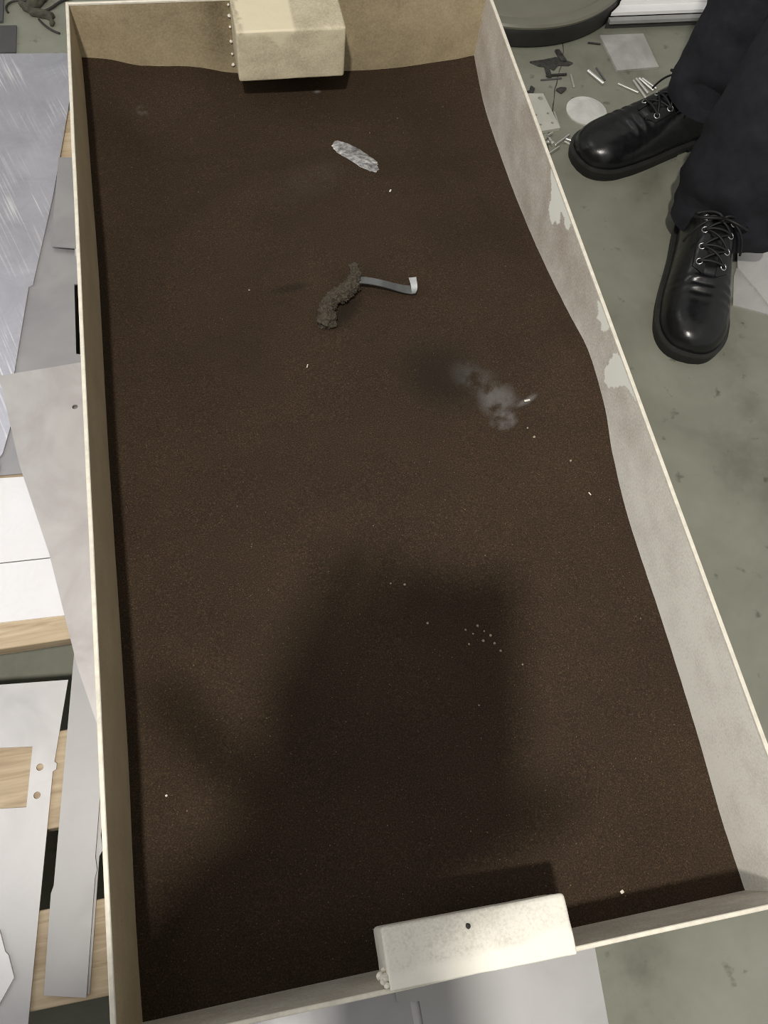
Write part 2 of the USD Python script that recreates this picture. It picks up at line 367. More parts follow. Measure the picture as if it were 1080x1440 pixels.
def sheet(o, u, v, n, nu, nv, th):
    """sheet of thickness th behind the face o + s u + t v, facing n, gridded; returns (vertices, faces), s and t of each vertex"""
    s, t = np.meshgrid(np.linspace(0, 1, nu), np.linspace(0, 1, nv), indexing='ij')
    fr = o + s[..., None] * u + t[..., None] * v
    V = np.vstack([fr.reshape(-1, 3), (fr - n * th).reshape(-1, 3)])
    k = np.arange(nu * nv).reshape(nu, nv)
    qf = np.stack([k[:-1, :-1], k[1:, :-1], k[1:, 1:], k[:-1, 1:]], -1).reshape(-1, 4)
    if np.dot(np.cross(u, v), n) < 0:
        qf = qf[:, ::-1]
    loop = np.r_[k[:, 0], k[-1, 1:], k[-2::-1, -1], k[0, -2:0:-1]]
    if np.dot(np.cross(u, v), n) < 0:
        loop = loop[::-1]
    nxt = np.roll(loop, -1)
    qb, qs = qf[:, ::-1] + nu * nv, np.stack([nxt, loop, loop + nu * nv, nxt + nu * nv], -1)
    return (V, np.vstack([qf, qb, qs])), np.tile(s.ravel(), 2), np.tile(t.ravel(), 2)

X, Y, Z = np.eye(3)
TH = 0.0028
ZT = ZR - 0.0026                    # the rim sits on the panels
zb = ZB + 0.002
patches = [[(0.736, 0.293), (0.728, 0.2946), (0.711, 0.2975), (0.668, 0.2975), (0.655, 0.293), (0.660, 0.283), (0.668, 0.279), (0.676, 0.283), (0.684, 0.281), (0.680, 0.272), (0.690, 0.262), (0.695, 0.253), (0.705, 0.255), (0.712, 0.258), (0.715, 0.271), (0.727, 0.282)],
           [(0.556, 0.289), (0.547, 0.2975), (0.520, 0.2975), (0.521, 0.285), (0.529, 0.277), (0.536, 0.283), (0.543, 0.276), (0.549, 0.283)],
           [(0.494, 0.286), (0.481, 0.294), (0.462, 0.2975), (0.428, 0.2975), (0.446, 0.290), (0.457, 0.283), (0.466, 0.270), (0.476, 0.252), (0.487, 0.246), (0.496, 0.258)]]
def panel(name, mat, o, u, v, n, nu, nv, dustf, wearf=None):
    m, s, t = sheet(np.array(o, float), np.array(u, float), np.array(v, float), np.array(n, float), nu, nv, TH)
    p = m[0]
    return obj(name, m, mat, tray, vars={'dust': np.clip(dustf(p), 0, 1), 'wear': np.clip(wearf(p), 0, 1) if wearf else np.zeros(len(p))})

def dust_right(p):
    y, z = p[:, 1], p[:, 2]
    base = np.interp(y, [0, .12, .28, .36, .45, .60, .8, 1.04], [.10, .08, .10, .20, .42, .58, .60, .56])
    low = np.exp(-(z - pr(np.clip(y, 0, L))) / 0.010)
    return base - 0.16 * low + 0.35 * (fbm(p * np.array([1, 14, 30.]), 4, 21) - 0.5)
def wear_right(p):
    q = p[:, 1:3] + 0.010 * (np.stack([fbm(p * 120, 3, 31), fbm(p * 120, 3, 32)], 1) - 0.5) * np.array([1.0, 0.5])
    w = np.zeros(len(p))
    for a in patches:
        w = np.maximum(w, shapely.contains_xy(Polygon(a), q[:, 0], q[:, 1]).astype(float))
    return w
def dust_far(p):
    x, z = p[:, 0], p[:, 2]
    d = 0.22 + 0.5 * np.exp(-((x - 0.168) / 0.022) ** 2) * np.clip((z - 0.20) / .03, 0, 1) + 0.22 * np.exp(-((x - 0.10) / 0.05) ** 2) * np.clip((z - 0.22) / .05, 0, 1) + 0.14 * np.exp(-((x - 0.36) / 0.05) ** 2)
    return d + 0.4 * (fbm(p * np.array([14, 1, 22.]), 4, 41) - 0.5)
right = panel('side_panel', coat_right, (W, 0, zb), (0, L, 0), (0, 0, ZT - zb), -X, 690, 90, dust_right, wear_right)
left = panel('side_panel', coat_left, (0, 0, zb), (0, L, 0), (0, 0, ZT - zb), X, 160, 30, lambda p: 0.30 + 0.35 * (fbm(p * np.array([1, 10, 24.]), 4, 51) - 0.5))
far = panel('end_panel', coat_far, (0, L, zb), (W, 0, 0), (0, 0, ZT - zb), -Y, 200, 60, dust_far)
near = panel('end_panel', coat_right, (0, 0.0085, zb), (W, 0, 0), (0, -0.0085, ZT - zb), Y, 160, 30, lambda p: 0.42 + 0.3 * (fbm(p * np.array([12, 1, 24.]), 4, 61) - 0.5))
obj('bottom', box(-TH, W + TH, -TH, L + TH, ZB, zb), outer_mat, tray)
def rim(par, x0, x1, y0, y1, axis):
    # thin folded edge with slight waviness
    n = 60
    s = np.linspace(0, 1, n)
    cx, cy = (x0 + x1) / 2, (y0 + y1) / 2
    c = np.stack([np.full(n, cx) if axis == 1 else x0 + s * (x1 - x0), y0 + s * (y1 - y0) if axis == 1 else np.full(n, cy), np.full(n, (ZT + ZR) / 2)], 1)
    off = 0.0007 * (fbm(c * 11, 2, 71) - 0.5)
    c[:, 0 if axis == 1 else 1] += off
    hw = ((x1 - x0) if axis == 1 else (y1 - y0)) / 2
    hz = (ZR - ZT) / 2
    a = (X if axis == 1 else Y)
    ch = hz * 0.45
    ring = [(-hw, -hz), (hw, -hz), (hw, hz - ch), (hw - ch, hz), (-hw + ch, hz), (-hw, hz - ch)]
    m = loft([[p + a * u + Z * v for u, v in ring] for p in c])
    obj('rim', m, rim_mat, par)
rim(left, -0.0033, 0.0003, -TH, L + TH, 1)
rim(right, W - 0.0003, W + 0.0033, -TH, L + TH, 1)
rim(near, 0.0003, W - 0.0003, -0.0030, 0.0003, 0)
rim(far, 0.0003, W - 0.0003, L - 0.0003, L + 0.0030, 0)

def block(name, mat, x0, x1, y0, y1, z0, z1, rot, label, dustf, wearf, lip=None):
    m = rounded_box(x0, x1, y0, y1, z0, z1, 0.0028)
    if lip:                           # the near block laps over the rim
        m = m + rounded_box(x0 + .0005, x1 - .0005, lip, y0 + .012, ZR + .0004, z1, .0014)
    m = m.refine_to_length(.004).to_mesh()
    v, f = m.vert_properties[:, :3].astype(float), m.tri_verts
    c = np.array([(x0 + x1) / 2, (y0 + y1) / 2, 0])
    a = math.radians(rot)
    R = np.array([[math.cos(a), -math.sin(a), 0], [math.sin(a), math.cos(a), 0], [0, 0, 1]])
    v = (v - c) @ R.T + c
    v = v + 0.0007 * (np.stack([fbm(v * 120, 3, 80 + k) for k in range(3)], 1) - 0.5)
    return obj(name, (v, f), mat, None, label, 'block', None, smooth=True, vars={'dust': np.clip(dustf(v), 0, 1), 'wear': np.clip(wearf(v), 0, 1)})
block('end_block', block_coat, 0.1785, 0.3115, 0.0006, 0.0365, 0.2325, 0.3005, -1.0, 'pale cream speckled rectangular block fixed inside the near end of the tray',
      lambda v: 0.06 + 0.35 * (fbm(v * 40, 4, 91) - 0.5), lambda v: np.clip((0.012 - v[:, 1] + 0.02 * (v[:, 0] - 0.25) + 0.01 * (fbm(v * 60, 3, 92) - .5)) / 0.004, 0, 1) * (v[:, 2] > .298), lip=-.0030)
far_block_coat = coat('beige_block_coat', (0.66, 0.585, 0.42), (0.20, 0.165, 0.11))
farb = lambda v: (((v[:, 0] > .190) & (v[:, 0] < .252) & (v[:, 2] > .293)) | ((v[:, 0] > .218 + (0.296 - v[:, 2]) * .8) & (v[:, 0] < .248 - (0.296 - v[:, 2]) * .8) & (v[:, 2] > .278)))
block('end_block', far_block_coat, 0.1835, 0.3125, 0.9755, L - 0.0006, 0.2345, 0.2990, 0.6, 'dusty beige block with a bare white patch, inside the far tray end',
      lambda v: np.where(v[:, 2] > .2965, 0.34, 0.20) + 0.45 * (fbm(v * 45, 4, 95) - 0.5), lambda v: farb(v + 0.008 * (np.stack([fbm(v * 90, 3, 96 + k) for k in range(3)], 1) - 0.5)) * 1.0)

# pale flecks of caked powder beside the far block and at the foot of the near block
def crumb(p, s, seed):
    m = trimesh.creation.icosphere(1, 1.0)
    m.vertices *= (0.65 + 0.7 * fbm(m.vertices * 1.3 + seed * 7.1, 2, seed)[:, None])
    m.apply_scale(s)
    m.apply_translation(p)
    return m
obj('coating_flecks', cat_([crumb((0.1815, L - 0.001, z), 0.0015 + .0006 * (i % 2), i + 1) for i, z in enumerate((.290, .276, .262, .243, .226, .211))]), crumb_mat, None, 'small pale flecks in the seam left of the far block', 'flecks', kind='stuff')
obj('coating_crumbs', cat_([crumb(p, s, i + 20) for i, (p, s) in enumerate([((.1765, .0062, .2965), .0034), ((.1738, .0085, .2945), .0026), ((.1772, .0105, .2915), .0024), ((.1748, .0045, .2985), .002), ((.1772, .002, .2985), .0022)])]), crumb_mat, None,
    'white crumbs at the left corner of the near block', 'crumbs', kind='stuff')
obj('dark_chip', crumb((0.2390, 0.0270, 0.3008), 0.0018, 40), dark_rod, None, 'tiny dark chip lying on top of the near cream block', 'chip')

# ------------------------------------------------------------------ things on the powder
rng = np.random.default_rng(5)
# scrap: bent strip with a clump of powder
sc = thing('metal_scrap', 'bent grey metal strip with a fuzzy clump of powder on its end, on the powder', 'scrap', (0.28, 0.67, 0.195))
def strip_path(pts, w, th, side):
    pts = smoothline(pts, 26)
    side = np.asarray(side, float) / np.linalg.norm(side)
    t = np.gradient(pts, axis=0); t /= np.linalg.norm(t, axis=1, keepdims=True)
    n = np.cross(t, side); n /= np.linalg.norm(n, axis=1, keepdims=True)
    ww = np.broadcast_to(w, (len(pts),))
    return loft([[p + side * a * k / 2 + m * b * th / 2 for a, b in ((-1, -1), (1, -1), (1, 1), (-1, 1))] for p, m, k in zip(pts, n, ww)])
off = np.array([0.28, 0.67, 0.195])
st = strip_path(np.array([(.276, .680, .2070), (.292, .676, .2085), (.312, .670, .2065), (.330, .6655, .2025), (.340, .6635, .2015)]) - off, np.r_[np.full(16, .0085), np.linspace(.0085, .011, 10)], .0013, (0.27, 1, 0.1))
obj('strip', st, strip_mat, sc)
fl = strip_path(np.array([(.3395, .6585, .2015), (.3425, .6635, .2030), (.3425, .669, .2065), (.3415, .674, .2105)]) - off, np.linspace(.006, .0085, 26), .0012, (1, -0.25, 0.3))
obj('bent_flange', fl, steel('bright_strip_end', (0.34, 0.35, 0.355), 0.5, vary=0.5), sc)
cp = np.array([(.2385, .6335, .2005), (.2395, .648, .2030), (.249, .658, .2060), (.262, .6645, .2070), (.2735, .6735, .2075), (.2795, .686, .2095), (.2795, .6935, .2105)]) - off
cr = [.0088, .0070, .0074, .0078, .0068, .0046, .0046]
cm = tm(hulls([[(cp[i], cr[i]), (cp[i + 1], cr[i + 1])] for i in range(6)]).refine_to_length(0.0009))
nv = cm.vertex_normals
cm.vertices = cm.vertices + nv * ((0.0085 * (fbm(cm.vertices * 230, 3, 4) - 0.45))[:, None] + (0.0035 * (noise(cm.vertices * 900, 6) ** 3))[:, None])
obj('powder_clump', cm, clump_mat, sc, smooth=True, label='fuzzy grey-brown clump of powder')

# pale oval patch
a0, a1 = np.array([.2895, .9115]), np.array([.3375, .8505])
ax = (a1 - a0) / np.linalg.norm(a1 - a0); cx_, cy_ = (a0 + a1) / 2; hl = np.linalg.norm(a1 - a0) / 2
u, v = np.meshgrid(np.linspace(0, 1, 60), np.linspace(0, 2 * PI, 120, endpoint=False), indexing='ij')
edge = 1 + 0.45 * (fbm(np.stack([np.cos(v) * 2.2, np.sin(v) * 2.2, np.zeros_like(v)], -1), 4, 9) - 0.5)
su, sv = u * np.sign(np.cos(v)) * np.abs(np.cos(v)) ** .8 * hl * edge, u * np.sign(np.sin(v)) * np.abs(np.sin(v)) ** .75 * 0.0138 * edge
qx, qy = cx_ + su * ax[0] - sv * ax[1], cy_ + su * ax[1] + sv * ax[0]
qz = powder_z(qx, qy) + (1 - u ** 2) * (0.0022 + 0.0016 * (fbm(np.stack([qx, qy, qx * 0], -1) * 260, 3, 10))) - 0.0004
iv = np.arange(60 * 120).reshape(60, 120)
qq = np.stack([iv[:-1], iv[1:], np.roll(iv, -1, 1)[1:], np.roll(iv, -1, 1)[:-1]], -1).reshape(-1, 4)
patch_mat = M('pale_dust', {'tc': ('texture_coordinate', {}), 'mp': ('mapping', {'rotation': (0, 0, math.radians(52)), 'scale': (1, 1.7, 1)}),
    'n': ('noise_texture', {'scale': 85.0, 'detail': 6.0, 'roughness': 0.75}), 'r': ('rgb_ramp', {'ramp': [(0.33, (0.06, 0.055, 0.05)), (0.47, (0.22, 0.215, 0.22)), (0.60, (0.46, 0.45, 0.44)), (0.72, (0.85, 0.83, 0.77))]}),
    'p': ('principled_bsdf', {'roughness': 0.75})}, [('tc.object', 'mp.vector'), ('mp.vector', 'n.vector'), ('n.fac', 'r.fac'), ('r.color', 'p.base_color')])
obj('dust_patch', (np.stack([qx, qy, qz], -1).reshape(-1, 3), qq), patch_mat, None, 'small oval patch of whitish dust on the powder toward the far end', 'dust patch', kind='stuff', smooth=True)

# sliver at the grey smear and single chips
def chip(x, y, l, w, ang, name, label, mat, lift=0.0004):
    m = tm(rounded_box(-l / 2, l / 2, -w / 2, w / 2, 0, 0.0012, 0.0005, seg=8))
    m.apply_transform(trimesh.transformations.rotation_matrix(math.radians(8), [0, 1, 0]))
    m.apply_transform(trimesh.transformations.rotation_matrix(math.radians(ang), [0, 0, 1]))
    m.apply_translation((x, y, float(powder_z(x, y)) + lift))
    return obj(name, m, mat, None, label, 'chip')
chip(.4305, .4975, .009, .0022, 10, 'metal_chip', 'thin pale sliver at the right edge of the grey powder smear', crumb_mat)
chip(.345, .8195, .0045, .002, 60, 'metal_chip', 'tiny pale chip on the powder just below the whitish oval patch', crumb_mat, .0012)
chip(.209, .580, .005, .0012, 70, 'metal_chip', 'tiny pale thread-like chip on the powder below the scrap', crumb_mat)
chip(.467, .3835, .004, .0011, 110, 'metal_chip', 'tiny white chip on the powder near the right wall of the tray', crumb_mat)
chip(.393, .0245, .0032, .0028, 20, 'metal_chip', 'pale crumb on the powder in the near right corner of the tray', crumb_mat)
chip(.0295, .166, .0020, .0018, 20, 'metal_chip', 'tiny white crumb on the powder by the left wall of the tray', crumb_mat)

cr_pts = [(.278, .279, 1), (.312, .267, .8), (.324, .269, 1.1), (.334, .258, 1.2), (.340, .242, 1.0), (.312, .253, .9), (.326, .254, 1.1), (.251, .323, .7), (.264, .320, .9), (.357, .226, .8), (.318, .262, .8), (.329, .263, .7), (.336, .250, 1), (.308, .196, .6), (.456, .421, 1), (.427, .455, 1.2), (.423, .467, .8), (.16, .69, .8)]
obj('pale_crumbs', cat_([crumb((x, y, float(powder_z(x, y)) + .0003), .0012 * s, i + 60) for i, (x, y, s) in enumerate(cr_pts)]), fleck_mat, None, 'scattered tiny pale crumbs on the shaded middle of the powder', 'crumbs', kind='stuff')
n = 5200
px, py = rng.uniform(.012, W - .012, n), rng.uniform(.02, L - .02, n)
keep = rng.uniform(0, 1, n) < (0.12 + 0.88 * (py < 0.45)) * np.clip(2.2 * fbm(np.stack([px, py, px * 0], -1) * 16, 3, 3) - .55, 0.05, 1)
px, py = px[keep], py[keep]
oc = trimesh.creation.icosahedron()
pz = powder_z(px, py)
sz = rng.uniform(.00022, .00050, len(px)) * (1 + 0.8 * (rng.uniform(0, 1, len(px)) > .95))
V = (oc.vertices[None] * sz[:, None, None] + np.stack([px, py, pz + .0001], 1)[:, None]).reshape(-1, 3)
F = (oc.faces[None] + 12 * np.arange(len(px))[:, None, None]).reshape(-1, 3)
obj('powder_grains', (V, F), grain_mat, None, 'fine lighter grains sprinkled over the brown powder', 'grains', kind='stuff')

# ------------------------------------------------------------------ pallet with sheet-metal stock
pal = thing('wooden_pallet', 'wooden pallet under the tray, its boards showing between metal sheets on the left', 'pallet', (0, 0, 0))
def plank(y0, y1, mat, seed):
    m = tm(rounded_box(-0.64, 0.562, y0, y1, 0.112, 0.130, 0.0018, 0.03, seg=8))
    m.vertices[:, 1] += 0.003 * (fbm(np.c_[m.vertices[:, 0] * 5, np.full(len(m.vertices), seed), np.zeros(len(m.vertices))], 3, seed) - 0.5)
    obj('plank', m, mat, pal, smooth=40)
for i, (y0, y1) in enumerate([(0.027, 0.1015), (0.1645, 0.250), (0.337, 0.418), (0.470, 0.553), (0.588, 0.668), (0.785, 0.868), (0.985, 1.072)]):
    plank(y0, y1, (wood_a, wood_b)[i % 2 if i != 2 else 0], i + 3)
for x0, x1 in ((-0.635, -0.54), (0.13, 0.22), (0.465, 0.56)):
    obj('stringer', box(x0, x1, 0.030, 1.068, 0.018, 0.112), wood_b, pal)
for x0, x1 in ((-0.64, -0.53), (0.12, 0.23), (0.46, 0.562)):
    obj('bottom_board', box(x0, x1, 0.030, 1.068, 0.0, 0.018), wood_b, pal)

def plate(name, label, pts, z0, z1, mat, holes=(), cat='metal sheet', group=None):
    c = np.mean(pts, axis=0)
    p = UsdGeom.Xform
    o = obj(name, plate_mesh(pts, 0, z1 - z0, holes, c), mat, None, label, cat, group)
    UsdGeom.Xformable(o).AddTranslateOp().Set(Gf.Vec3d(float(c[0]), float(c[1]), z0))
    return o
plate('steel_sheet', 'large scratched shiny steel sheet at the upper left, beside the far half of the tray',
      [(-.018, 1.180), (-.036, 1.081), (-.060, .916), (-.0845, .784), (-.0855, .777), (-.0905, .774), (-.107, .654), (-.1085, .645), (-.1035, .637), (-.1045, .611), (-.119, .552), (-.1235, .545), (-.122, .536), (-.131, .49), (-.74, .55), (-.74, 1.215)], .1322, .1342, scratch_mat)
plate('steel_sheet', 'plain grey steel sheet with a narrow slot, between the scratched sheet and the tray wall', [(-.20, .530), (-.20, .95), (.02, .97), (.20, .95), (.20, .513)], .1300, .1320, plate_b,
      [[(-.0405, .673), (-.0362, .672), (-.0352, .774), (-.0395, .774)]])
plate('steel_sheet', 'short grey steel sheet raised off the slotted sheet, half under the tray', [(-.0505, .975), (-.0630, .829), (-.0300, .822), (.10, .80), (.10, .965)], .1380, .1400, plate_b)
obj('spacer_strip', box(-.0360, .08, .812, .842, .1321, .1379), dull_plate, None, 'small pale spacer under the raised short grey sheet', 'spacer')
plate('steel_sheet', 'long narrow stained steel sheet with one round hole, running diagonally under the left tray wall', [(-.1222, .650), (-.1195, .633), (-.1038, .5465), (-.1015, .534), (-.0735, .427), (-.050, .305), (-.0325, .241), (.010, .085), (.11, .10), (.085, .40), (.07, .667), (-.0670, .6545)], .1345, .1365, plate_c, [(-.0432, .5990, .0030)])
plate('steel_strip', 'narrow grey steel strip lying along the left tray wall over the pallet boards', [(-.0860, .0365), (-.0530, .0285), (-.0425, .118), (-.0405, .124), (-.0415, .135), (-.0308, .222), (-.0165, .35), (-.0500, .35), (-.0765, .118), (-.0790, .112)], .1322, .1342, plate_d, cat='metal strip')
plate('steel_strip', 'lower grey steel strip peeping out beneath the narrow strip by the tray wall', [(-.083, .040), (-.0508, .0305), (-.0385, .135), (-.0358, .139), (-.0365, .152), (-.0283, .222), (-.0140, .35), (-.047, .35)], .1300, .1320, plate_d, cat='metal strip')
plate('white_sheet', 'bright pale sheet at the left edge, upper of two above the pallet board', [(-.0738, .4255), (-.35, .4325), (-.35, .538), (-.04, .518), (-.04, .4247)], .1300, .1320, white_plate)
plate('white_sheet', 'bright pale sheet at the left edge, lower one resting on the pallet board', [(-.0560, .3615), (-.35, .3700), (-.35, .4313), (-.0738, .4243), (-.0561, .4238)], .1300, .1320, white_plate)
plate('steel_sheet', 'grey steel sheet with a rectangular cut-out and two round holes at the lower left', [(-.0600, .2965), (-.0742, .2225), (-.0722, .2205), (-.0728, .2155), (-.0758, .2140), (-.0990, .0190), (-.106, -.06), (-.50, -.02), (-.50, .334)], .1300, .1320, plate_mat,
      [[(-.0930, .2393), (-.0988, .1868), (-.2300, .2020), (-.2242, .2560)], (-.0868, .2197, .0032), (-.0896, .1955, .0031)])
plate('white_sheet', 'small pale pointed cut-off lying on the holed grey sheet at the lower left', [(-.1090, .0540), (-.1135, .0715), (-.1160, .0745), (-.1205, .0915), (-.16, .10), (-.17, .055), (-.1215, .0355)], .1322, .1342, white_plate)
plate('steel_sheet', 'pale grey steel sheet sticking out under the near tray end, right of two', [(.1955, .20), (.1955, -.0225), (.2140, -.0252), (.2140, -.19), (.3600, -.19), (.3670, -.0720), (.3720, -.0170), (.3760, .20)], .1388, .1408, plate_d)
plate('steel_sheet', 'duller grey steel sheet sticking out under the near tray end, left of two', [(.03, .20), (.02, -.19), (.2065, -.19), (.2065, .20)], .1366, .1386, plate_b)
plate('white_sheet', 'pale sheet glimpsed through the slot between the sheets under the near tray end', [(.08, .09), (.08, -.18), (.30, -.18), (.30, .09)], .1300, .1322, white_plate)

# ------------------------------------------------------------------ floor finds
def pin(a, b, r, label, mat=pin_mat, name='steel_pin', cat='pin', z=None):
    a, b = np.array(a), np.array(b)
    l = np.linalg.norm(b - a)
    m = trimesh.creation.revolve(np.array([(0, -l / 2), (r * .75, -l / 2), (r, -l / 2 + r * .3), (r, l / 2 - r * .3), (r * .75, l / 2), (0, l / 2)]), sections=16)
    m.apply_transform(trimesh.transformations.rotation_matrix(PI / 2, [0, 1, 0]))
    o = obj(name, m, mat, None, label, cat, smooth=40)
    c = (a + b) / 2
    x = UsdGeom.Xformable(o)
    x.AddTranslateOp().Set(Gf.Vec3d(float(c[0]), float(c[1]), r if z is None else z))
    x.AddRotateZOp().Set(math.degrees(math.atan2(b[1] - a[1], b[0] - a[0])))
pin((.794, 1.263), (.812, 1.228), .0030, 'bright steel pin, thicker of the pair below the square plate')
pin((.812, 1.271), (.818, 1.238), .0014, 'thin darker pin, beside the thicker one below the square plate', strip_mat)
pin((.838, 1.228), (.867, 1.203), .0020, 'steel pin lying apart, left of the heap by the far shoe')
pin((.868, 1.234), (.876, 1.189), .0022, 'steel pin, leftmost of the parallel heap by the far shoe')
pin((.8745, 1.238), (.8835, 1.200), .0024, 'steel pin, second from the left in the heap by the far shoe')
pin((.880, 1.2385), (.8955, 1.206), .0024, 'steel pin, third from the left in the heap by the far shoe')
pin((.8860, 1.238), (.9025, 1.2105), .0020, 'steel pin, rightmost in the heap by the far shoe')
pin((.863, 1.168), (.887, 1.192), .0020, 'dull steel pin right against the far shoe', dull_plate)
pin((.687, 1.093), (.717, 1.114), .0023, 'long bright pin pointing at the round disc, left of the far shoe toe')
pin((.671, 1.075), (.693, 1.089), .0022, 'bright pin touching the tray rim line, left of the far shoe toe')
pin((.709, 1.106), (.725, 1.097), .0020, 'short bright pin, upper of two at the far shoe toe')
pin((.705, 1.1005), (.718, 1.087), .0020, 'short bright pin, lower of two at the far shoe toe')
pin((.707, 1.169), (.7055, 1.130), .0017, 'thin pin beside the drilled plate')
pin((.761, 1.256), (.758, 1.225), .0017, 'thin pin on the floor above the round disc')
pin((.717, 1.256), (.754, 1.257), .0022, 'short black rod under the round machine base', dark_rod, 'steel_rod', 'rod')
pin((.705, 1.247), (.743, 1.249), .0014, 'thin grey rod next to the short black rod', strip_mat, 'steel_rod', 'rod')
pin((.816, 1.335), (.838, 1.330), .0016, 'dark rod left of the square plate', dark_rod, 'steel_rod', 'rod')
disc = m3.Manifold.cylinder(.0025, .0338, .0342, 72).to_mesh()
o = obj('metal_disc', trimesh.Trimesh(disc.vert_properties[:, :3], disc.tri_verts, process=False), steel('mottled_disc', (.86, .85, .80), .45, vary=.3, metallic=.4), None, 'round mottled metal disc lying on the floor beside the far shoe', 'disc')
UsdGeom.Xformable(o).AddTranslateOp().Set(Gf.Vec3d(.7630, 1.1670, 0))
plate('metal_plate', 'square dull metal plate lying on the floor near the white boards', [(.842, 1.350), (.846, 1.258), (.924, 1.262), (.924, 1.350)], 0.0, .0040, dull_plate, cat='plate')
plate('metal_plate', 'small pale drilled plate with five holes, on the floor against the tray', [(.640, 1.215), (.6985, 1.210), (.7050, 1.128), (.640, 1.119)], 0.0, .0050, steel('drilled_plate_steel', (.62, .61, .54), .5, vary=.12, metallic=.3),
      [(.6905, 1.1990, .0042), (.6725, 1.161, .0022), (.6935, 1.163, .0022), (.6950, 1.1405, .0024), (.6745, 1.138, .0020)], cat='plate')
def bolt(x, y, r, ang, label):
    m = cat_([m3_cyl(r, r * 1.1, 6), m3_cyl(r * .5, r * 3.2, 14, r * 1.1)])
    m.apply_transform(trimesh.transformations.rotation_matrix(PI / 2, [0, 1, 0]))
    o = obj('small_bolt', m, pin_mat, None, label, 'bolt')
    xf = UsdGeom.Xformable(o)
    xf.AddTranslateOp().Set(Gf.Vec3d(x, y, r * .95)); xf.AddRotateZOp().Set(ang)
def m3_cyl(r, h, s, z=0.0):
    return tm(m3.Manifold.cylinder(h, r, r, s).translate([0, 0, z]))
bolt(.674, 1.110, .0042, 30, 'small bolt, topmost of three against the tray below the drilled plate')
bolt(.680, 1.101, .0036, 200, 'small bolt, middle one of three against the tray below the drilled plate')
bolt(.684, 1.0935, .0036, 100, 'small bolt, lowest of three against the tray below the drilled plate')
# dark oily scraps under the round base
def blob(pts, z, seed, name, label, mat, cat):
    p = Polygon(pts).buffer(.002).simplify(.0005)
    e = np.array(p.exterior.coords)
    m = trimesh.creation.extrude_polygon(p, z, engine='earcut')
    return obj(name, m, mat, None, label, cat)
blob([(.700, 1.293), (.725, 1.296), (.748, 1.301), (.772, 1.286), (.764, 1.281), (.745, 1.283), (.735, 1.272), (.728, 1.280), (.712, 1.283)], .0012, 1, 'oily_scrap', 'flat dark oily scrap under the round machine base', oil_mat, 'scrap')
blob([(.752, 1.318), (.757, 1.318), (.762, 1.292), (.755, 1.292)], .003, 1, 'oily_scrap', 'upright narrow dark scrap touching the round machine base', oil_mat, 'scrap')
blob([(.722, 1.282), (.727, 1.282), (.725, 1.254), (.720, 1.254)], .002, 1, 'oily_scrap', 'thin dark scrap joining the flat oily scrap and the black rod', oil_mat, 'scrap')
blob([(.727, 1.221), (.734, 1.224), (.742, 1.223), (.738, 1.219), (.732, 1.214)], .003, 1, 'oily_scrap', 'small dark lump on the floor left of the round disc', oil_mat, 'scrap')
blob([(.668, 1.216), (.680, 1.221), (.684, 1.231), (.687, 1.226), (.681, 1.215), (.670, 1.211)], .003, 1, 'oily_scrap', 'small curved dark scrap above the drilled plate by the tray', oil_mat, 'scrap')
# plates right of the near shoe
plate('metal_plate', 'pale metal plate beside the near shoe, lower of two', [(.866, .747), (.888, .800), (.93, .86), (1.02, .80), (1.0, .69), (.940, .712)], 0.0, .0025, steel('shop_plate', (.58, .57, .55), .45, vary=.14, metallic=.5), cat='plate')
plate('metal_plate', 'pale metal plate beside the near shoe, upper one lying on the other', [(.898, .8135), (.9085, .776), (.9100, .7765), (.919, .739), (1.03, .70), (1.06, .84), (.93, .90)], .0027, .0055, steel('shop_plate_light', (.64, .63, .61), .45, vary=.12, metallic=.5), cat='plate')
# upper left floor
plate('dark_plate', 'dark grey sheet lying on the floor in the upper left corner', [(-.30, 1.440), (-.1385, 1.436), (-.1400, 1.371), (-.30, 1.371)], 0.0, .003, dark_plate, cat='metal sheet')
plate('dark_plate', 'second dark grey sheet at the very top of the upper left corner', [(-.32, 1.530), (-.158, 1.53), (-.160, 1.446), (-.32, 1.446)], 0.0, .004, dark_plate, cat='metal sheet')
def floor_wire(pts, r, label, mat=dark_rod, name='bent_rod', cat='rod'):
    obj(name, tube_mesh(smoothline(pts, 24), r, 7), mat, None, label, cat, smooth=True)
floor_wire([(-.050, 1.500, .0022), (-.068, 1.492, .003), (-.084, 1.476, .003), (-.095, 1.470, .0022)], .0022, 'dark bent rod on the floor near the far left tray corner')
floor_wire([(-.104, 1.450, .002), (-.094, 1.432, .003), (-.080, 1.418, .002), (-.072, 1.413, .002)], .0017, 'thin dark rod pointing toward the far left tray corner')
floor_wire([(-.152, 1.470, .002), (-.150, 1.492, .003), (-.135, 1.497, .004), (-.118, 1.494, .002)], .0017, 'thin dark hooked wire beside the dark sheets')
rag = tm(hulls([[((-.118, 1.470, .006), .008), ((-.098, 1.500, .008), .010)], [((-.112, 1.462, .005), .007), ((-.085, 1.455, .004), .006)], [((-.122, 1.474, .006), .007), ((-.130, 1.486, .004), .005)], [((-.088, 1.457, .004), .006), ((-.082, 1.435, .003), .004)]]).refine_to_length(.003))
rag.vertices += rag.vertex_normals * (.009 * (fbm(rag.vertices * 90, 3, 8) - .5))[:, None]
rag.vertices[:, 2] = np.maximum(rag.vertices[:, 2], 0.0)
obj('oily_rag', rag, plain('rag_cloth', (.075, .072, .052), .9, vary=.4, scale=80), None, 'crumpled grey-green scrap of rag on the floor beyond the far left tray corner', 'rag', smooth=True)

